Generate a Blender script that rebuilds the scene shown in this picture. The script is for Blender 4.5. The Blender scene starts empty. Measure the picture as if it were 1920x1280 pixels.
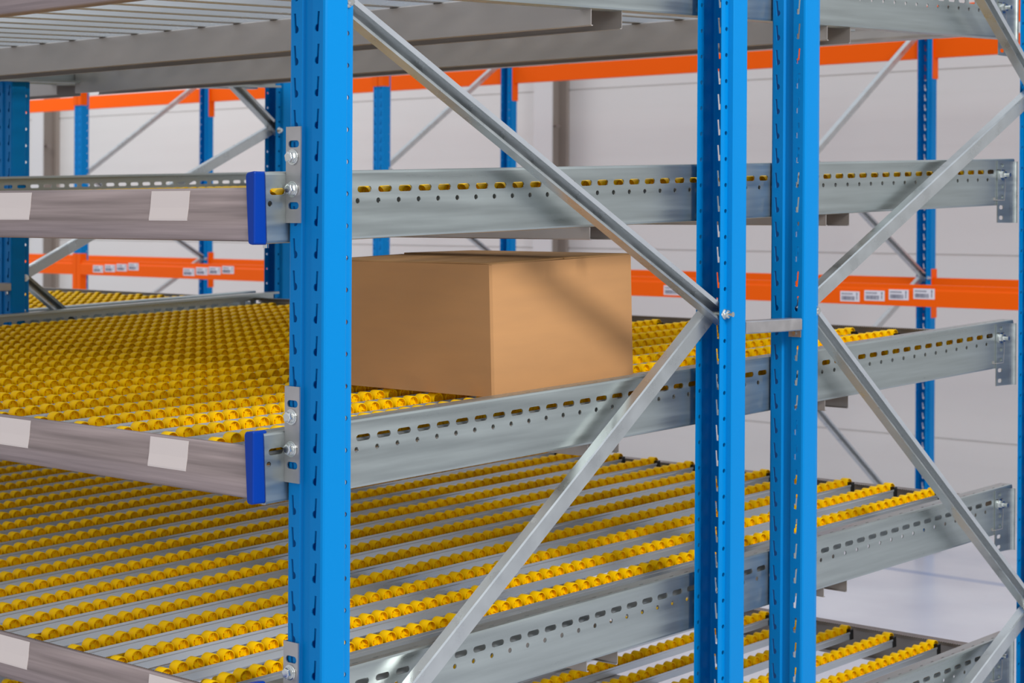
import bpy, bmesh, math, random
from mathutils import Vector, Matrix
from mathutils.geometry import tessellate_polygon

# ---------------------------------------------------------------- basics
# All plans are in millimetres with height measured from eye level; EYE lifts
# them to metres above the floor.
EYE = 1640.0
sc = bpy.context.scene
col = sc.collection
random.seed(7)

# ---------------------------------------------------------------- camera
F_PX = 3676.5137; YAW = 0.7499; ROLL = 0.0056; PITCH = -0.0039
def make_camera():
    cam = bpy.data.cameras.new('camera'); o = bpy.data.objects.new('camera', cam); col.objects.link(o)
    cam.sensor_width = 36.0; cam.lens = F_PX / 1920 * 36
    cam.shift_y = -(640 - 431.4067) / 1920
    fw = Vector((-math.sin(YAW) * math.cos(PITCH), math.cos(YAW) * math.cos(PITCH), math.sin(PITCH)))
    rt = Vector((math.cos(YAW), math.sin(YAW), 0)); up = rt.cross(fw)
    c, s = math.cos(ROLL), math.sin(ROLL)
    r2 = rt * c + up * s; u2 = up * c - rt * s
    m = Matrix((r2, u2, -fw)).transposed().to_4x4()
    m.translation = Vector((2.26203, -2.00554, EYE / 1000))
    o.matrix_world = m
    cam.clip_start = 0.05; cam.clip_end = 100
    cam.dof.use_dof = True; cam.dof.focus_distance = 3.35; cam.dof.aperture_fstop = 11.0
    sc.camera = o
make_camera()

# ---------------------------------------------------------------- light
def make_world():
    w = bpy.data.worlds.new('hall_light'); sc.world = w; w.use_nodes = True
    nt = w.node_tree; nt.nodes.clear()
    out = nt.nodes.new('ShaderNodeOutputWorld'); bg = nt.nodes.new('ShaderNodeBackground')
    tc = nt.nodes.new('ShaderNodeTexCoord'); sep = nt.nodes.new('ShaderNodeSeparateXYZ')
    rp = nt.nodes.new('ShaderNodeValToRGB')
    nt.links.new(tc.outputs['Generated'], sep.inputs[0]); nt.links.new(sep.outputs['Z'], rp.inputs[0])
    mp = nt.nodes.new('ShaderNodeMapRange'); mp.inputs[1].default_value = -1; mp.inputs[2].default_value = 1
    nt.links.new(sep.outputs['Z'], mp.inputs[0]); nt.links.new(mp.outputs[0], rp.inputs[0])
    e = rp.color_ramp.elements
    e[0].position = 0.0; e[0].color = (0.29, 0.285, 0.28, 1)
    e[1].position = 1.0; e[1].color = (0.85, 0.90, 1.0, 1)
    m = rp.color_ramp.elements.new(0.5); m.color = (0.50, 0.50, 0.51, 1)
    m = rp.color_ramp.elements.new(0.62); m.color = (0.62, 0.64, 0.68, 1)
    bg.inputs['Strength'].default_value = 1.05
    nt.links.new(rp.outputs[0], bg.inputs['Color']); nt.links.new(bg.outputs[0], out.inputs[0])
make_world()
def area(name, loc, target, size, power, color):
    l = bpy.data.lights.new(name, 'AREA'); l.shape = 'RECTANGLE'; l.size, l.size_y = size; l.energy = power; l.color = color
    o = bpy.data.objects.new(name, l); col.objects.link(o); o.location = loc
    o.rotation_euler = (Vector(loc) - Vector(target)).to_track_quat('Z', 'Y').to_euler()
area('hall_lamp', (4.1, 0.1, 4.2), (-0.3, 0.9, 1.5), (1.3, 1.3), 195, (1.0, 0.97, 0.93))      # lamp of the aisle, right of the camera
area('rear_fill_light', (-11.0, 4.2, 5.2), (-11.0, 8.0, 1.2), (4.0, 1.5), 95, (1.0, 0.98, 0.96))   # unseen area light, added to brighten the left wall and beams
sc.view_settings.view_transform = 'Standard'; sc.view_settings.look = 'None'
sc.view_settings.exposure = 0.0; sc.view_settings.gamma = 1.0; sc.view_settings.use_curve_mapping = False

# ---------------------------------------------------------------- materials
def mat(name, base, rough=0.5, metal=0.0, noise=None, streak=None, bump=0.0, coat=0.0, spec=0.5):
    m = bpy.data.materials.new(name); m.use_nodes = True; nt = m.node_tree
    b = nt.nodes['Principled BSDF']
    b.inputs['Base Color'].default_value = (*base, 1); b.inputs['Roughness'].default_value = rough
    b.inputs['Metallic'].default_value = metal; b.inputs['Coat Weight'].default_value = coat
    b.inputs['Specular IOR Level'].default_value = spec
    if noise:
        amt, scale, stretch = noise           # colour variation, scale, per-axis stretch
        tc = nt.nodes.new('ShaderNodeTexCoord'); mp = nt.nodes.new('ShaderNodeMapping')
        mp.inputs['Scale'].default_value = stretch
        nz = nt.nodes.new('ShaderNodeTexNoise'); nz.inputs['Scale'].default_value = scale; nz.inputs['Detail'].default_value = 5
        nt.links.new(tc.outputs['Object'], mp.inputs[0]); nt.links.new(mp.outputs[0], nz.inputs['Vector'])
        mr = nt.nodes.new('ShaderNodeMapRange'); mr.inputs[1].default_value = 0.3; mr.inputs[2].default_value = 0.7
        mr.inputs[3].default_value = 1 - amt; mr.inputs[4].default_value = 1 + amt
        nt.links.new(nz.outputs[0], mr.inputs[0])
        mx = nt.nodes.new('ShaderNodeMix'); mx.data_type = 'RGBA'; mx.blend_type = 'MULTIPLY'; mx.inputs[0].default_value = 1
        mx.inputs[6].default_value = (*base, 1); nt.links.new(mr.outputs[0], mx.inputs[7])
        nt.links.new(mx.outputs[2], b.inputs['Base Color'])
        mr2 = nt.nodes.new('ShaderNodeMapRange'); mr2.inputs[1].default_value = 0.3; mr2.inputs[2].default_value = 0.7
        mr2.inputs[3].default_value = max(0.05, rough - 0.10); mr2.inputs[4].default_value = min(1, rough + 0.10)
        nt.links.new(nz.outputs[0], mr2.inputs[0]); nt.links.new(mr2.outputs[0], b.inputs['Roughness'])
        if bump:
            bp = nt.nodes.new('ShaderNodeBump'); bp.inputs['Strength'].default_value = bump; bp.inputs['Distance'].default_value = 0.001
            nt.links.new(nz.outputs[0], bp.inputs['Height']); nt.links.new(bp.outputs[0], b.inputs['Normal'])
    return m
M = {}
M['blue'] = mat('blue_paint', (0.0, 0.222, 0.585), 0.38, spec=0.12)
M['cap'] = mat('blue_plastic', (0.0, 0.042, 0.33), 0.38, spec=0.2)
M['orange'] = mat('orange_paint', (1.0, 0.125, 0.0), 0.4, spec=0.12)
M['zinc'] = mat('galvanised_rail', (0.42, 0.465, 0.455), 0.36, 0.85, noise=(0.13, 55, (1, 0.05, 1)), bump=0.08)
M['zinc_brace'] = mat('galvanised_brace', (0.56, 0.59, 0.59), 0.33, 0.85, noise=(0.07, 22, (1, 1, 1)), bump=0.04)
M['zinc_dull'] = mat('dull_galvanised', (0.44, 0.41, 0.385), 0.45, 0.6, noise=(0.10, 12, (0.2, 1, 1)))
M['track'] = mat('galvanised_track', (0.60, 0.64, 0.67), 0.34, 0.72, noise=(0.06, 9, (1, 0.1, 1)))
M['steel'] = mat('brown_grey_steel', (0.34, 0.275, 0.262), 0.40, 0.75, noise=(0.30, 60, (0.04, 1, 1.5)), bump=0.05)
M['bolt'] = mat('zinc_bolt', (0.74, 0.76, 0.74), 0.22, 1.0)
M['plate'] = mat('bracket_plate', (0.50, 0.48, 0.47), 0.38, 0.8, noise=(0.08, 30, (1, 1, 1)))
M['yellow'] = mat('yellow_plastic', (1.0, 0.60, 0.0), 0.36, spec=0.08)
M['black'] = mat('black_plastic', (0.008, 0.008, 0.008), 0.4)
M['card'] = mat('cardboard', (0.55, 0.285, 0.115), 0.85, noise=(0.05, 5, (1, 1, 6)))
M['card_in'] = mat('cardboard_flap', (0.46, 0.245, 0.09), 0.85, noise=(0.05, 6, (1, 1, 1)))
M['label'] = mat('blank_label', (0.82, 0.71, 0.65), 0.7)
M['white'] = mat('white_label', (0.78, 0.76, 0.80), 0.6)
M['ink'] = mat('grey_ink', (0.16, 0.16, 0.22), 0.7)
M['wall'] = mat('sandwich_panel', (0.70, 0.685, 0.66), 0.6, noise=(0.012, 1.2, (1, 1, 6)))
M['joint'] = mat('panel_joint', (0.36, 0.36, 0.36), 0.8)
M['col_light'] = mat('column_cladding', (0.66, 0.65, 0.64), 0.6)
M['col_tan'] = mat('tan_column_paint', (0.34, 0.29, 0.25), 0.6)

def floor_mat():
    m = mat('polished_concrete', (0.56, 0.56, 0.60), 0.32)
    nt = m.node_tree; b = nt.nodes['Principled BSDF']
    tc = nt.nodes.new('ShaderNodeTexCoord'); nz = nt.nodes.new('ShaderNodeTexNoise')
    nz.inputs['Scale'].default_value = 1.7; nz.inputs['Detail'].default_value = 6
    nt.links.new(tc.outputs['Object'], nz.inputs['Vector'])
    rp = nt.nodes.new('ShaderNodeValToRGB'); e = rp.color_ramp.elements
    e[0].position = 0.35; e[0].color = (0.58, 0.58, 0.63, 1); e[1].position = 0.65; e[1].color = (0.70, 0.70, 0.735, 1)
    nt.links.new(nz.outputs[0], rp.inputs[0]); nt.links.new(rp.outputs[0], b.inputs['Base Color'])
    return m
M['floor'] = floor_mat()

def perforated_mat():
    # fine slots punched across a flange at a 5 mm pitch
    m = mat('perforated_flange', (0.36, 0.34, 0.31), 0.4, 0.7)
    nt = m.node_tree; b = nt.nodes['Principled BSDF']
    tc = nt.nodes.new('ShaderNodeTexCoord'); sp = nt.nodes.new('ShaderNodeSeparateXYZ')
    ml = nt.nodes.new('ShaderNodeMath'); ml.operation = 'MULTIPLY'; ml.inputs[1].default_value = 1000 / 6.25
    fr = nt.nodes.new('ShaderNodeMath'); fr.operation = 'FRACT'
    gt = nt.nodes.new('ShaderNodeMath'); gt.operation = 'GREATER_THAN'; gt.inputs[1].default_value = 0.5
    mx = nt.nodes.new('ShaderNodeMix'); mx.data_type = 'RGBA'
    mx.inputs[6].default_value = (0.36, 0.34, 0.31, 1); mx.inputs[7].default_value = (0.035, 0.035, 0.03, 1)
    nt.links.new(tc.outputs['Object'], sp.inputs[0]); nt.links.new(sp.outputs['X'], ml.inputs[0])
    nt.links.new(ml.outputs[0], fr.inputs[0]); nt.links.new(fr.outputs[0], gt.inputs[0])
    nt.links.new(gt.outputs[0], mx.inputs[0]); nt.links.new(mx.outputs[2], b.inputs['Base Color'])
    return m
M['perf'] = perforated_mat()

# ---------------------------------------------------------------- helpers
def tag(o, label=None, cat=None, group=None, kind=None):
    if label: o['label'] = label
    if cat: o['category'] = cat
    if group: o['group'] = group
    if kind: o['kind'] = kind
    return o
def place(o, x, y, z, top=True):
    o.location = (x / 1000, y / 1000, (z + (EYE if top else 0)) / 1000); return o
def empty(name, x, y, z, label=None, cat=None, group=None, rot=(0, 0, 0)):
    o = bpy.data.objects.new(name, None); col.objects.link(o); o.empty_display_size = 0.05
    place(o, x, y, z); o.rotation_euler = rot
    return tag(o, label, cat, group)
class MB:
    """collects faces in millimetres, builds one mesh object"""
    def __init__(s): s.v = []; s.f = []
    def add(s, vs, fs):
        n = len(s.v); s.v += [tuple(v) for v in vs]; s.f += [tuple(i + n for i in f) for f in fs]
    def box(s, x0, x1, y0, y1, z0, z1):
        vs = [(x, y, z) for z in (z0, z1) for x, y in ((x0, y0), (x1, y0), (x1, y1), (x0, y1))]
        s.add(vs, [(0, 3, 2, 1), (4, 5, 6, 7), (0, 1, 5, 4), (1, 2, 6, 5), (2, 3, 7, 6), (3, 0, 4, 7)])
    def prism(s, pts, w0, w1, fn):
        n = len(pts); vs = [fn(p, q, w0) for p, q in pts] + [fn(p, q, w1) for p, q in pts]
        fs = [(i, (i + 1) % n, n + (i + 1) % n, n + i) for i in range(n)]
        fs += [tuple(range(n))[::-1], tuple(range(n, 2 * n))]
        s.add(vs, fs)
    def cyl(s, c, axis, r, l, seg=16, r2=None):
        r2 = r if r2 is None else r2
        c = Vector(c); a = Vector(axis).normalized(); t = a.orthogonal().normalized(); b = a.cross(t)
        vs = [c + (t * math.cos(k) + b * math.sin(k)) * r for k in [2 * math.pi * i / seg for i in range(seg)]]
        vs += [c + a * l + (t * math.cos(k) + b * math.sin(k)) * r2 for k in [2 * math.pi * i / seg for i in range(seg)]]
        fs = [(i, (i + 1) % seg, seg + (i + 1) % seg, seg + i) for i in range(seg)]
        fs += [tuple(range(seg))[::-1], tuple(range(seg, 2 * seg))]
        s.add(vs, fs)
    def lathe(s, prof, c, axis, seg=24):
        c = Vector(c); a = Vector(axis).normalized(); t = a.orthogonal().normalized(); b = a.cross(t)
        n = len(prof); vs = []
        for i in range(seg):
            k = 2 * math.pi * i / seg; d = t * math.cos(k) + b * math.sin(k)
            vs += [c + a * w + d * r for w, r in prof]
        fs = []
        for i in range(seg):
            j = (i + 1) % seg
            for q in range(n - 1): fs.append((i * n + q, i * n + q + 1, j * n + q + 1, j * n + q))
        s.add(vs, fs)
    def strip(s, poly, fn, w0, dw, count, holes={}):
        """sheet metal: a profile polyline extruded in equal modules, with punched holes in chosen faces"""
        for k in range(len(poly) - 1):
            a = Vector(poly[k]); b = Vector(poly[k + 1]); L = (b - a).length; d = (b - a) / L
            hs = holes.get(k)
            if not hs:
                n0 = len(s.v)
                for i in range(count + 1):
                    s.v.append(tuple(fn(a.x, a.y, w0 + i * dw))); s.v.append(tuple(fn(b.x, b.y, w0 + i * dw)))
                for i in range(count):
                    q = n0 + 2 * i; s.f.append((q, q + 1, q + 3, q + 2))
                continue
            loops = [[(0, 0), (L, 0), (L, dw), (0, dw)]] + hs
            tris = tessellate_polygon([[Vector((x, y, 0)) for x, y in lp] for lp in loops])
            flat = [p for lp in loops for p in lp]
            fixed = []
            for t in tris:
                p = [flat[i] for i in t]
                ar = (p[1][0] - p[0][0]) * (p[2][1] - p[0][1]) - (p[2][0] - p[0][0]) * (p[1][1] - p[0][1])
                fixed.append(t if ar > 0 else (t[0], t[2], t[1]))
            for i in range(count):
                s.add([fn(*(a + d * x), w0 + i * dw + y) for x, y in flat], fixed)
    def build(s, name, m, parent=None, solid=None, off=0.0, bevel=None, smooth=False, weld=False, recalc=True):
        me = bpy.data.meshes.new(name)
        me.from_pydata([(x / 1000, y / 1000, z / 1000) for x, y, z in s.v], [], s.f)
        if weld or recalc:
            bm = bmesh.new(); bm.from_mesh(me)
            if weld: bmesh.ops.remove_doubles(bm, verts=bm.verts, dist=0.00002)
            if recalc: bmesh.ops.recalc_face_normals(bm, faces=bm.faces)
            bm.to_mesh(me); bm.free()
        me.materials.append(m)
        if smooth:
            me.polygons.foreach_set('use_smooth', [True] * len(me.polygons))
            try: me.set_sharp_from_angle(angle=math.radians(40))
            except Exception: pass
        o = bpy.data.objects.new(name, me); col.objects.link(o)
        if parent: o.parent = parent
        if solid:
            md = o.modifiers.new('sheet', 'SOLIDIFY'); md.thickness = solid / 1000; md.offset = off
        if bevel:
            md = o.modifiers.new('edge', 'BEVEL'); md.width = bevel / 1000; md.segments = 2; md.limit_method = 'ANGLE'
        return o
def copy_tree(o, parent=None):
    c = o.copy(); col.objects.link(c)
    if parent: c.parent = parent
    for ch in list(o.children): copy_tree(ch, c)
    return c
def slot(cx, cy, w, h, vertical=False, n=6):
    """obround outline, long side along the first axis"""
    r = h / 2; pts = []
    for i in range(n + 1):
        k = -math.pi / 2 + math.pi * i / n; pts.append((cx + w / 2 - r + r * math.cos(k), cy + r * math.sin(k)))
    for i in range(n + 1):
        k = math.pi / 2 + math.pi * i / n; pts.append((cx - w / 2 + r + r * math.cos(k), cy + r * math.sin(k)))
    return [(y, x) for x, y in pts][::-1] if vertical else pts
def disc(cx, cy, r, n=12): return [(cx + r * math.cos(2 * math.pi * i / n), cy + r * math.sin(2 * math.pi * i / n)) for i in range(n)]

# ---------------------------------------------------------------- the hall
FL = -EYE
def hall():
    mb = MB(); mb.box(-26000, 12000, -9000, 8200, FL - 60, FL)
    o = mb.build('floor', M['floor']); place(o, 0, 0, 0); tag(o, 'pale polished concrete floor of the hall', 'floor', kind='structure')
    # panel wall: flat panels with a narrow joint every 1070 mm
    joints = [-1235 - 1070 * i for i in range(1)] + [-172, 900, 1970]
    joints = sorted([j for j in joints if j > FL + 80]); zs = [FL] + joints + [2600]
    pts = [(8000, FL)]
    for j in joints: pts += [(8000, j - 5), (8009, j - 4), (8009, j + 4), (8000, j + 5)]
    pts += [(8000, 2600), (8100, 2600), (8100, FL)]
    mb = MB(); mb.prism(pts, -26000, 12000, lambda p, q, w: (w, p, q))
    o = mb.build('wall_back', M['wall']); place(o, 0, 0, 0); tag(o, 'light grey panel wall behind the racks', 'wall', kind='structure')
    # shallow micro ribs of the panels
    mb = MB(); z = FL + 110
    while z < 2500:
        if min(abs(z - j) for j in joints) > 40: mb.box(-26000, 12000, 7999.3, 8002, z - 1.5, z + 1.5)
        z += 153
    o = mb.build('panel_rib', M['wall']); place(o, 0, 0, 0); tag(o, 'faint horizontal rib lines on the panel wall', 'wall', kind='structure'); o.name = 'trim_1'
    # two steel columns against the wall
    for i, x in enumerate((-6530, -12550)):
        e = empty('steel_column', x, 7910, FL,
                  ['pale clad building column right of the middle, tan on its side', 'pale clad building column at the far left behind the racks'][i], 'column')
        mb = MB(); mb.box(-165, 0, -90, -78, 0, 4200); mb.build('front_flange', M['col_light'], e)
        mb = MB(); mb.box(-165, 0, 78, 88, 0, 4200); mb.box(-95, -70, -78, 78, 0, 4200); mb.box(-165, 0, 60, 78, 0, 4200)
        mb.build('web', M['col_tan'], e)
        mb = MB(); mb.box(-69, -4, -40, 0, 2288, 2298); mb.build('bracket', M['steel'], e)
    mb = MB(); mb.box(-9000, 6000, 6040, 6100, FL, FL + 1.2)  # thin blue-grey strip running lengthwise on the floor
    o = mb.build('floor_line', mat('blue_grey_line', (0.40, 0.44, 0.56), 0.35)); place(o, 0, 0, 0)
    tag(o, 'faint blue-grey line along the floor under the orange-beam racks', 'floor marking')
hall()

# ---------------------------------------------------------------- uprights
W = 81.0
def key_r():  # keyhole in the right column: slanting slot with a bulb on the inner side at its foot
    return [(11.8, 41), (16.6, 41), (18.2, 22), (21.0, 20.6), (23.0, 17.5), (23.0, 13.5), (20.6, 10.6), (18, 10), (14.6, 10.2)][::-1]
def post_mesh(rear, phase, top, name='post'):
    half = [(-12.8, 68), (-10.7, 61), (-10.7, 48.5), (-0.8, 45.5), (0, 43.5), (0, 4), (-1.2, 1.2), (-4, 0), (-28, 0), (-31, 5)]
    poly = half + [(-W - x, y) for x, y in half[::-1]]
    if rear: poly = [(x, -y) for x, y in poly]
    R = [(x - 4.2, y) for x, y in key_r()]; L_ = [(x - 7.0, y) for x, y in key_r()]
    n = len(half); Lf = 24.0
    Lk = [(Lf - x, y) for x, y in L_][::-1]
    holes = {1: [disc(6.3, 10.8, 4.3, 10)], 7: [R], n + (n - 1) - 1 - 7: [Lk], n + (n - 1) - 1 - 1: [disc(6.2, 10.8, 4.3, 10)]}
    mb = MB(); fn = lambda p, q, w: (p, q, w)
    cnt = int((top - phase) // 50)
    mb.strip(poly, fn, 0, phase, 1); mb.strip(poly, fn, phase, 50, cnt, holes)
    return mb
def build_post(parent, rear, phase, top=2750):
    mb = post_mesh(rear, phase, top)
    return mb.build('post', M['blue'], parent, solid=2.2, off=0, smooth=False, weld=True)
def bolt_x(parent, x, y, z, sgn=1, thread=12, hexr=8.5, name='bolt', washer=10.5, material='bolt'):
    mb = MB(); mb.cyl((x, y, z), (sgn, 0, 0), washer, 2.0, 20); mb.cyl((x + 2 * sgn, y, z), (sgn, 0, 0), hexr, 6.5, 6)
    if thread: mb.cyl((x + 8 * sgn, y, z), (sgn, 0, 0), 5, thread, 14)
    return mb.build(name, M[material], parent)
def brace(parent, ya, za, yb, zb, kind):
    """30 x 22 channel; 'open' shows its lipped hollow towards +X, 'web' shows its flat back"""
    a = Vector((ya, za)); b = Vector((yb, zb)); d = (b - a).normalized(); nrm = Vector((-d.y, d.x))
    a = a - d * 18; b = b + d * 18; L = (b - a).length
    if kind == 'open': prof = [(-20, -9), (-16, -15), (-38, -15), (-38, 15), (-16, 15), (-20, 9)]
    else: prof = [(-61, -9), (-61, -15), (-41, -15), (-38.6, -13.5), (-38.6, 13.5), (-41, 15), (-61, 15), (-61, 9)]
    fn = lambda p, q, w: (p, a.x + d.x * w + nrm.x * q, a.y + d.y * w + nrm.y * q)
    mb = MB(); mb.strip(prof, fn, 0, L, 1)
    return mb.build('brace', M['zinc_brace'], parent, solid=1.8, weld=True)
def upright_frame(x, y0, y1, label, phases, nodes_f, nodes_r, braces, group='upright frames', bolts=True, fat=12):
    """x, y0: outer front corner; y1: rear face. nodes hold heights from eye level"""
    e = empty('upright_frame', x, y0, FL, label, 'upright frame')
    D = y1 - y0
    p = build_post(e, False, phases[0]); q = build_post(e, True, phases[1]); q.location = (0, D / 1000, 0)
    hz = lambda z: z - FL
    for f, r, kind in braces: brace(e, 55, hz(f), D - 55, hz(r), kind)
    for z in nodes_f:
        if bolts: bolt_x(e, -10.0, 55, hz(z), 1, 3)
    for z in nodes_r:
        if bolts: bolt_x(e, -10.0, D - 55, hz(z), 1, fat)
    for z in list(nodes_f): 
        mb = MB(); mb.cyl((-74, 55, hz(z)), (1, 0, 0), 4.5, 66, 10); mb.build('bolt_shank', M['bolt'], e)
    for z in list(nodes_r):
        mb = MB(); mb.cyl((-74, D - 55, hz(z)), (1, 0, 0), 4.5, 66, 10); mb.build('bolt_shank', M['bolt'], e)
    for yy in (35, D - 35):
        mb = MB(); mb.box(-W - 18, 18, yy - 70, yy + 70, 0.2, 6.5)
        for bx in (-W - 6, 6): mb.cyl((bx, yy + 45, 6.5), (0, 0, 1), 8, 9, 6)
        mb.build('base_plate', M['zinc_dull'], e)
    return e
D1, GAP, WW = 1090.9, 196.1, 2854.6
Y_C = D1 + GAP; Y_D = Y_C + D1 - 16
AB = [(343.5, -174, 'open'), (-907, -174, 'web'), (-907, -1424, 'open'), (343.5, 1080, 'web')]
CD = [(-176, 314, 'web'), (-176, -930, 'open'), (-1422, -930, 'web'), (1076, 314, 'open')]
fA = upright_frame(0, 0, D1, 'nearest blue upright frame, its front post wholly in view beside the cardboard box', (22.5, 3.5), (343.5, -907), (-174, -1424), AB)
fC = upright_frame(0, Y_C, Y_D, 'second blue upright frame from the camera, its rear post cut by the right picture edge', (3.5, 17), (-176, -1422), (314, -930), CD, fat=6)
def dup_frame(src, x, label):
    c = copy_tree(src); c.location.x = x / 1000; c['label'] = label; return c
upright_frame(-WW, Y_C - 5, Y_C + D1 + 11, 'blue upright frame at the far left side of the roller bay, under the top shelf', (3.5, 17), (-176, -1422), (309, -930), CD, fat=6)
dup_frame(fA, -WW, 'blue upright frame at the far left front corner of the roller bay')
OF = [(298, 985, 'web'), (298, -265, 'open'), (-830, -265, 'web'), (-830, -1560, 'open')]
Y1, Y2 = 5531, 6631
fO = upright_frame(-8650, Y1, Y2, 'blue upright frame of the orange-beam rack, leftmost of the three in the background', (22.5, 3.5), (298, -830), (985, -265, -1560), OF, 'background frames')
dup_frame(fO, -5748, 'blue upright frame of the orange-beam rack, middle of the three, behind the box')
dup_frame(fO, -2880, 'blue upright frame of the orange-beam rack, rightmost in the background')

# row spacers tying the two frame rows together
def row_spacer(x, label):
    e = empty('row_spacer', x, D1, -202, label, 'row spacer', 'row spacers')
    mb = MB(); mb.strip([(-34, 11.5), (-4, 11.5), (-2.5, 10), (-2.5, -10), (-4, -11.5), (-34, -11.5)], lambda p, q, w: (p, w, q), 3, GAP - 6, 1)
    mb.build('spacer_bar', M['plate'], e, solid=1.8, weld=True)
    for y in (2.2, GAP - 3.2):
        mb = MB(); mb.box(-34, -4, y - 0.8, y + 0.8, -26, -11); o = mb.build('tab', M['plate'], e, bevel=0.5)
        mb = MB(); s = -1 if y > 50 else 1
        mb.cyl((-19, y, -18), (0, s, 0), 4.5, 4, 6); mb.build('bolt', M['bolt'], o)
row_spacer(0, 'short galvanised spacer bar joining the two blue posts right of the middle')
row_spacer(-WW, 'short galvanised spacer bar cut by the left picture edge, on the dark blue post')

# ---------------------------------------------------------------- shelf levels: name, rail top at Y=0, slope
LEV = {
    'top': dict(z=478, s=.0362, name='topmost shelf', fo=-26, ro=0, beam_top=-71, beam_h=70),
    'eye': dict(z=77, s=.0366, name='shelf just above the box', fo=-26, ro=-25, ty=10, tilt=0.0045, rt=-0.0018, beam_top=-55, beam_h=79),
    'box': dict(z=-327, s=.0428, name='shelf carrying the box', fo=-23, ro=-15, tilt=0.0042, rt=0.0032, rs=-0.0045, ty=10, beam_top=-53, beam_h=80),
    'mid': dict(z=-725, s=.0425, name='shelf just below the box', fo=-14.5, ro=-8, beam_top=-53, beam_h=78),
    'low': dict(z=-1086, s=.0425, name='lowest shelf in view', fo=-20, ro=-18, beam_top=-53, beam_h=78),
}
def rake(s): return math.atan(s)

# side rails -----------------------------------------------------------------
RAIL_N = 51; RAIL_P = 46.0; RAIL_Y0 = -46.0
def side_rail_mesh(mirror=False):
    poly = [(-31, -6), (-31, 0), (-4, 0), (-1, -1), (0, -4), (0, -106), (-1, -109), (-4, -110), (-31, -110), (-31, -104)]
    # web runs downward: position along it = depth below the top - 4
    web = [slot(27.3 - 4, 26, 31, 10.4, True), disc(48.6 - 4, 7.6, 4.5, 12)]
    # slot() gives long side along first axis; vertical=True swaps so the long side follows the rail
    fl = [slot(17, 23, 12, 2.6, True)]
    mb = MB(); sx = -1 if mirror else 1
    mb.strip(poly, lambda p, q, w: (sx * p, w, q), 0, RAIL_P, RAIL_N, {4: web, 1: fl, 7: fl})
    return mb
rail_src = {}; RX = -86.0; LX = -2849.0
def side_rail(key, x, mirror, label):
    L = LEV[key]
    e = empty('side_rail', x, RAIL_Y0, L['z'] + L['s'] * RAIL_Y0 + (L.get('rt', 0) * x if x < -1000 else 0), label, 'side rail', None, (rake(L['s']), 0, 0))
    k = mirror
    if k not in rail_src:
        o = side_rail_mesh(mirror).build('rail_profile', M['zinc'], e, solid=2.0, off=0, weld=True); rail_src[k] = o
    else:
        o = rail_src[k].copy(); col.objects.link(o); o.parent = e
    return e
def l_bracket_front(e, L):
    """angle plate bolted to the face of the front post"""
    # child of the raked rail: undo the rake by a small rotation of its own
    b = bpy.data.objects.new('angle_bracket', None)
    mb = MB()
    holes = [slot(49, 27, 26, 11), slot(49, 127, 26, 11)]
    tris_loops = [[(0, 0), (0, 1)]]
    def sheet(fn, w, h, hs):
        loops = [[(0, 0), (w, 0), (w, h), (0, h)]] + hs
        t = tessellate_polygon([[Vector((x, y, 0)) for x, y in lp] for lp in loops]); flat = [p for lp in loops for p in lp]
        mb.add([fn(x, y) for x, y in flat], t)
    sheet(lambda x, y: (x + 2, -RAIL_Y0 - 4 + 0.0, y - 150 + 72), 34, 150, [slot(18, 27, 25, 11), slot(18, 123, 25, 11)])
    sheet(lambda x, y: (2, -RAIL_Y0 - 4 + x, y - 150 + 72), 40, 150, [])
    o = mb.build('angle_bracket', M['plate'], e, solid=2.6, weld=True)
    o.rotation_euler = (-rake(L['s']), 0, 0)
    for dz in (24.5, -25.5):
        m2 = MB(); c = Vector((19, -RAIL_Y0 - 5.5, dz))
        m2.cyl(c, (0, -1, 0), 12.5, 2.4, 24); m2.cyl(c + Vector((0, -2.4, 0)), (0, -1, 0), 9.8, 1.4, 24, 9.4)
        m2.cyl(c + Vector((0, -3.8, 0)), (0, -1, 0), 8.9, 7, 6)
        m2.cyl(c + Vector((0, -10.8, 0)), (0, -1, 0), 7.2, 0.8, 18, 6.0)
        m2.build('bolt', M['bolt'], o, bevel=0.5)
def bracket_rear(e, L):
    mb = MB()
    y0 = 2219 - RAIL_Y0 - 3
    hs = [slot(18, 12 + 25 * i, 20, 9.5) for i in range(6)]
    def sheet(fn, w, h, hs):
        loops = [[(0, 0), (w, 0), (w, h), (0, h)]] + hs
        t = tessellate_polygon([[Vector((x, y, 0)) for x, y in lp] for lp in loops]); flat = [p for lp in loops for p in lp]
        mb.add([fn(x, y) for x, y in flat], t)
    sheet(lambda x, y: (2.6, y0 + x, y - 152), 46, 148, hs)
    # curved return towards the rear post
    prev = (2.6, y0 + 46)
    for k in range(1, 7):
        a = math.radians(15 * k); cur = (2.6 + 12 * (1 - math.cos(a)), y0 + 46 + 30 * math.sin(a))
        mb.add([(prev[0], prev[1], -152), (cur[0], cur[1], -152), (cur[0], cur[1], -4), (prev[0], prev[1], -4)], [(0, 1, 2, 3)]); prev = cur
    o = mb.build('angle_bracket', M['zinc'], e, solid=2.2, weld=True)
    o.rotation_euler = (-rake(L['s']), 0, 0)
    o.location = (0, 0, y0 / 1000 * math.sin(rake(L['s'])))
    m2 = MB(); c = Vector((4, y0 + 19, -152 + 12 + 25 * 4.1))
    m2.cyl(c, (1, 0, 0), 13, 2.4, 22); m2.cyl(c + Vector((2.4, 0, 0)), (1, 0, 0), 9.5, 8, 6); m2.cyl(c + Vector((10.4, 0, 0)), (1, 0, 0), 5, 12, 14)
    m2.build('bolt', M['bolt'], o)

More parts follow.
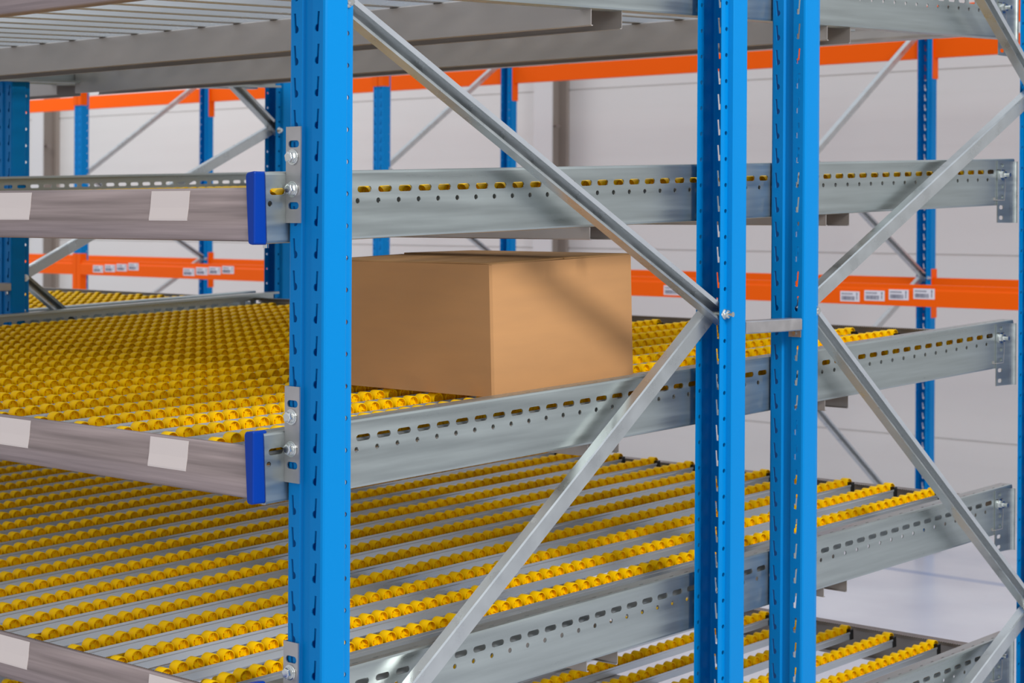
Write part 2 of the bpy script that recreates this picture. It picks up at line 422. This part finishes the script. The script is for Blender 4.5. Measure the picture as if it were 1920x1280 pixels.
for key, L in LEV.items():
    if True:
        e = side_rail(key, RX, False, 'perforated galvanised side rail on the camera side of the %s' % L['name'])
        l_bracket_front(e, L); bracket_rear(e, L)
        side_rail(key, LX, True, 'perforated galvanised side rail on the far left side of the %s' % L['name'])
for key in ('top', 'box'):
    side_rail(key, RX - WW, False, 'galvanised side rail of the neighbouring bay at the far left, %s' % ('topmost shelf' if key == 'top' else 'at box level'))

# front and rear beams ---------------------------------------------------------
BX0, BX1 = -98.0, -2836.0
def beam_profile(): return [(-52, -8), (-53, -1), (-54, 0), (-60, 0), (-61.5, -2), (-62, -12), (-64, -30), (-67, -48), (-66, -60), (-60, -74), (-55, -80), (-50, -82), (-22, -82), (-22, -74)]
def front_beam(key, labels):
    L = LEV[key]; zt = L['z'] + L['fo']
    e = empty('front_beam', 0, 0, zt, 'brown-grey steel front beam with blue end cap, edge of the %s' % L['name'], 'front beam')
    mb = MB(); mb.strip(beam_profile(), lambda p, q, w: (w, p + 4, q), BX1, BX0 - BX1, 1)
    mb.build('beam_profile', M['steel'], e, solid=2.0, weld=True, smooth=True)
    mb = MB(); mb.box(BX1, BX0, -52, -40, -3.5, -2); mb.build('slotted_flange', M['perf'], e)
    for sx, xc in ((1, -87.4), (-1, -2847.6)):
        # plastic end cap: rounded front plate, its inner edge running in towards the foot
        pts = [(0, 25), (-4, 26), (-19, 24), (-22, 19), (-15, -84), (-12, -87), (-4, -88), (0, -86)]
        mb = MB(); mb.prism(pts, -66, -38, lambda p, q, w: (xc + sx * p, w, q))
        mb.build('end_cap', M['cap'], e, bevel=3.5)
        mb = MB(); mb.cyl((xc - sx * 22, -24, -84), (0, 0, -1), 4.5, 9, 12); mb.build('bolt', M['bolt'], e)
    for i, x in enumerate(labels):
        pr = [(-62.0, -3), (-63.0, -12), (-64.6, -30), (-67.6, -48), (-67.4, -51)]
        mb = MB(); mb.strip(pr, lambda p, q, w: (w, p + 3.2, q), x, 101, 1)
        o = mb.build('paper_label', M['label'], e, solid=0.4, weld=True); o['label'] = 'blank cream paper label'
    return e
LBL = [-806 - 448.5 * i for i in range(-1, 4)]
for key in LEV: front_beam(key, LBL if key != 'top' else [])

def rear_beam(key, dx=0, neigh=False):
    L = LEV[key]; zt = L['z'] + L['s'] * 2240 - 27
    e = empty('rear_beam', dx, 2190, zt, ('galvanised rear beam of the neighbouring bay, closing its %s' if neigh else 'galvanised rear beam closing the back of the %s') % ('box level shelf' if neigh else L['name']), 'rear beam')
    pr = [(50, -14), (52, -1.5), (55, 0), (58, -2), (60, -40), (56, -72), (10, -72), (10, -66)]
    mb = MB(); mb.strip(pr, lambda p, q, w: (w, p, q), BX1 - 20, BX0 - BX1 + 36, 1)
    mb.build('beam_profile', M['zinc_dull'], e, solid=2.0, weld=True)
    mb = MB(); mb.box(BX1 - 20, BX0 + 16, 22, 58, -0.6, 1.0); mb.build('slotted_flange', M['perf'], e)
    return e
for key in LEV: rear_beam(key)
rear_beam('box', -WW, True)

# cross beams under the tracks ------------------------------------------------------
def cross_beam(key, y0, which, dx=0, extra=''):
    L = LEV[key]; zt = L['z'] + L['s'] * y0 + L['beam_top']; h = L['beam_h']
    e = empty('cross_beam', dx, y0, zt, 'galvanised cross beam under the %s%s, %s' % (L['name'], extra, which), 'cross beam')
    x0, x1 = -2845, -90
    mb = MB(); mb.strip([(5, -h), (1, -h), (0, -h + 1), (0, -3), (2, -1), (86, -1), (88, -3), (88, -h + 1), (87, -h), (83, -h)],
                        lambda p, q, w: (w, p, q), x0, x1 - x0, 1)
    mb.build('beam_profile', M['zinc_dull'], e, solid=1.8, weld=True)
    return e
for key in LEV:
    cross_beam(key, 730 if key in ('top', 'eye') else 728, 'the one nearer the front beams')
    cross_beam(key, 1499, 'the one nearer the rear beams')
for key in ('top',):
    cross_beam(key, 1499, 'at the far left', -WW, ' of the neighbouring bay')

# roller tracks ----------------------------------------------------------------------
TR_Y0, TR_Y1, PITCH_R = -40.0, 2200.0, 32.63
NR = 69
def roller_mesh():
    mb = MB()
    r = 13.2
    prof = [(-5.5, 2.2), (-5.5, 6), (-8.4, 6), (-8.4, 11.4), (-10.4, 11.7), (-10.4, 12.7), (-9.8, r), (9.8, r), (10.4, 12.7), (10.4, 11.7), (3.5, 11.2), (3.0, 5.0), (5.5, 4.6), (5.5, 0.02)]
    mb.lathe(prof, (0, 0, 0), (1, 0, 0), 20)
    for k in range(4):   # spokes in the near face
        a = math.pi / 2 * k + 0.4; c, s = math.cos(a), math.sin(a)
        q = [(5, -0.7), (11.6, -0.7), (11.6, 0.7), (5, 0.7)]
        mb.prism([(c * u - s * v, s * u + c * v) for u, v in q], 3.0, 6.2, lambda p, q_, w: (w, p, q_))
    return mb
ORD = ['first', 'second', 'third', 'fourth', 'fifth', 'sixth', 'seventh', 'eighth', 'ninth', 'tenth', 'eleventh', 'twelfth', 'thirteenth',
       'fourteenth', 'fifteenth', 'sixteenth', 'seventeenth', 'eighteenth', 'nineteenth', 'twentieth', 'twenty-first', 'twenty-second']
proto = {}
def make_track(full):
    """origin: roller top line above the front beam; along +Y"""
    e = bpy.data.objects.new('roller_track', None); col.objects.link(e); e.empty_display_size = 0.05
    pr = [(15.5, -15.5), (15.5, -19.5), (13.5, -22), (13.5, -34), (12.5, -35), (-12.5, -35), (-13.5, -34), (-13.5, -22), (-15.5, -19.5), (-15.5, -15.5)]
    mb = MB(); mb.strip(pr, lambda p, q, w: (p, w, q), TR_Y0, TR_Y1 - TR_Y0, 1)
    mb.build('channel', M['track'], e, solid=1.2, weld=True)
    if full:
        mb = MB(); mb.box(-12, 17, TR_Y1 - 8, TR_Y1 + 6, -36, -10); mb.build('end_clip', M['black'], e, bevel=1)
        src = roller_mesh().build('roller', M['yellow'], e, smooth=True)
        src.location = (0, -0.026, -0.0178)
        for i in range(1, NR):
            c = src.copy(); col.objects.link(c); c.parent = e; c.location = (0, (-26 + i * PITCH_R) / 1000, -0.0132)
            c.rotation_euler = (random.uniform(0, 6.28), 0, 0)
    return e
def tracks(key, full, dx=0, first=0, count=22, neigh=False):
    L = LEV[key]
    for k in range(first, count):
        if full not in proto: t = proto[full] = make_track(full)
        else: t = copy_tree(proto[full])
        x = -(115.5 + 125 * k) + dx
        off = L['beam_top'] + 35 if key == 'top' else L['ro']
        place(t, x, L.get('ty', 0), L['z'] + off + L.get('tilt', 0) * (x - dx)); t.rotation_euler = (rake(L['s'] + L.get('rs', 0)), 0, 0)
        if neigh:
            lab = 'roller track in the neighbouring bay at box level, %s counted leftwards' % ORD[k]; g = 'roller tracks of the neighbouring bay'
        elif not full and key == 'mid':
            lab = 'plain track without wheels beside the camera-side rail, shelf just below the box'; g = None
        elif not full:
            lab = 'grey track underside on the topmost shelf, %s from its camera-side rail' % ORD[k]; g = 'roller tracks of the topmost shelf'
        else:
            lab = 'yellow-wheeled track on the %s, %s from its camera-side rail' % (L['name'], ORD[k]); g = 'roller tracks of the ' + L['name']
        tag(t, lab, 'roller track', g)
tracks('top', False)
tracks('eye', True); tracks('box', True); tracks('mid', True, first=1); tracks('mid', False, count=1); tracks('low', True)
tracks('box', True, -WW, 0, 10, neigh=True)

# ---------------------------------------------------------------- cardboard box
def cardboard_box():
    L = LEV['box']; x1, x0, y0, y1, h = -200.0, -640.0, 590.0, 995.0, 243.0
    e = empty('cardboard_box', x1, y0, L['z'] + L['ro'] + (L['s'] + L['rs']) * y0 + L['tilt'] * -420 + 1.2, 'plain brown cardboard box riding on the yellow rollers', 'box', None, (rake(L['s'] + L['rs']), 0, 0))
    Wd, Ln = x1 - x0, y1 - y0
    mb = MB(); c = 4
    ring = [(-c, 0), (0, c), (0, Ln - c), (-c, Ln), (-Wd + c, Ln), (-Wd, Ln - c), (-Wd, c), (-Wd + c, 0)]
    n = len(ring); vs = [(x, y, 0) for x, y in ring] + [(x, y, h) for x, y in ring]
    mb.add(vs, [(i, (i + 1) % n, n + (i + 1) % n, n + i) for i in range(n)] + [tuple(range(n))[::-1]])
    mb.build('box_body', M['card'], e, solid=3, off=-1, weld=True)
    # inner flaps lie flat, the two outer flaps meet along a slightly gaping seam
    def flap(name, xa, xb, ya, yb, zf, nx=10, ny=10):
        m = MB(); vs = []; fs = []
        for i in range(nx + 1):
            for j in range(ny + 1):
                u, v = i / nx, j / ny; vs.append((xa + (xb - xa) * u, ya + (yb - ya) * v, zf(u, v)))
        for i in range(nx):
            for j in range(ny):
                a = i * (ny + 1) + j; fs.append((a, a + ny + 1, a + ny + 2, a + 1))
        m.add(vs, fs); return m.build(name, M['card_in'], e, solid=3, smooth=True, recalc=True)
    flap('inner_flap', -3, -Wd / 2 * .55, 3, Ln - 3, lambda u, v: h - 5)
    flap('inner_flap', -Wd + 3, -Wd + Wd / 2 * .55, 3, Ln - 3, lambda u, v: h - 5)
    flap('top_flap', 0, -Wd, 0.5, Ln / 2 - 3, lambda u, v: h + 1.0 + 3.0 * v * (0.5 + 0.5 * math.sin(u * 3.1)) + 0.9 * math.sin(u * 8) * (1 - v))
    flap('top_flap', 0, -Wd, Ln - 0.5, Ln / 2 + 3, lambda u, v: h + 1.0 + 4.0 * v * (0.3 + 0.7 * u))
    return e
cardboard_box()

# ---------------------------------------------------------------- orange-beam racks
def pallet_beam(xa, xb, y, z0, z1, face, label, groups=()):
    """z0..z1 bar height; face -1: hooked on the front of the posts, +1: on the back"""
    e = empty('pallet_beam', xa, y, z0, label, 'pallet beam')
    h = z1 - z0; L = xb - xa; s = face
    # boxed section with a stepped ledge along its front top edge
    pr = [(0, 0), (0, h * .74), (7, h * .80), (7, h), (38, h), (38, 0)]
    mb = MB(); mb.prism([(p - 6 if s < 0 else 6 - p, q) for p, q in pr], 4, L - 4, lambda p, q, w: (w, p, q))
    mb.build('beam_bar', M['orange'], e, bevel=2.0)
    for xc, sx in ((0, 1), (L, -1)):
        mb = MB(); yc = -6 if s < 0 else 0
        # plate against the post front and plate along its flank
        mb.box(min(xc, xc - sx * 38), max(xc, xc - sx * 38), yc if s < 0 else 1, (0 if s < 0 else 7), -105, 140)
        mb.box(xc + (0 if sx > 0 else -5), xc + (5 if sx > 0 else 0), -6 if s < 0 else -44, 44 if s < 0 else 6, -105, 140)
        mb.build('connector', M['orange'], e, bevel=1.5)
    for (x0, x1, zz) in groups:
        m2 = MB(); m2.box(x0 - xa, x1 - xa, -7.6, -5.9, zz - z0, zz - z0 + 46)
        lb = m2.build('barcode_label', M['white'], e); lb['label'] = 'small white barcode label'
        m3 = MB(); w = x1 - x0; a = x0 - xa
        rnd = random.Random(int(abs(x0)))
        xx = a + 8
        while xx < a + w * .72:
            bw = rnd.choice((1.2, 2.0, 3.2)); m3.box(xx, xx + bw, -8.2, -7.5, zz - z0 + 6, zz - z0 + 24); xx += bw + rnd.choice((1.2, 2.2))
        xx = a + 8
        for i in range(8):
            m3.box(xx, xx + 4.5, -8.2, -7.5, zz - z0 + 31, zz - z0 + 38); xx += 7.5
        m3.box(a + w * .84, a + w * .90, -8.2, -7.5, zz - z0 + 30, zz - z0 + 40)
        m3.box(a + w * .845, a + w * .885, -8.2, -7.5, zz - z0 + 8, zz - z0 + 28)
        m3.build('barcode_print', M['ink'], lb)
    return e
FX = [-8650, -5748, -2880]
g12 = [(-8499, -8388, -341), (-8369, -8258, -334), (-8241, -8131, -327), (-8114, -8006, -319),
       (-7543, -7431, -341), (-7415, -7300, -333), (-7289, -7175, -327), (-7160, -7048, -320)]
g3 = [(-3733, -3615, -349)]
g4 = [(-2712, -2610, -348), (-2584, -2479, -341), (-2457, -2356, -333.5), (-2331, -2225, -326)]
spans = [(-11500, FX[0] - W, 'left end', ()), (FX[0], FX[1] - W, 'left bay', g12), (FX[1], FX[2] - W, 'middle bay, behind the box', g3), (FX[2], -90, 'right bay', g4)]
for xa, xb, nm, g in spans:
    pallet_beam(xa, xb, Y1, -360, -264, -1, 'orange front beam of the background rack at lower level, %s' % nm, g)
    pallet_beam(xa, xb, Y2, -360, -264, 1, 'orange rear beam of the background rack at lower level, %s' % nm)
    pallet_beam(xa, xb, Y1, 864, 960, -1, 'orange front beam of the background rack at upper level, %s' % nm)
    pallet_beam(xa, xb, Y2, 834, 930, 1, 'orange rear beam of the background rack at upper level, %s' % nm)
bpy.context.view_layer.update()
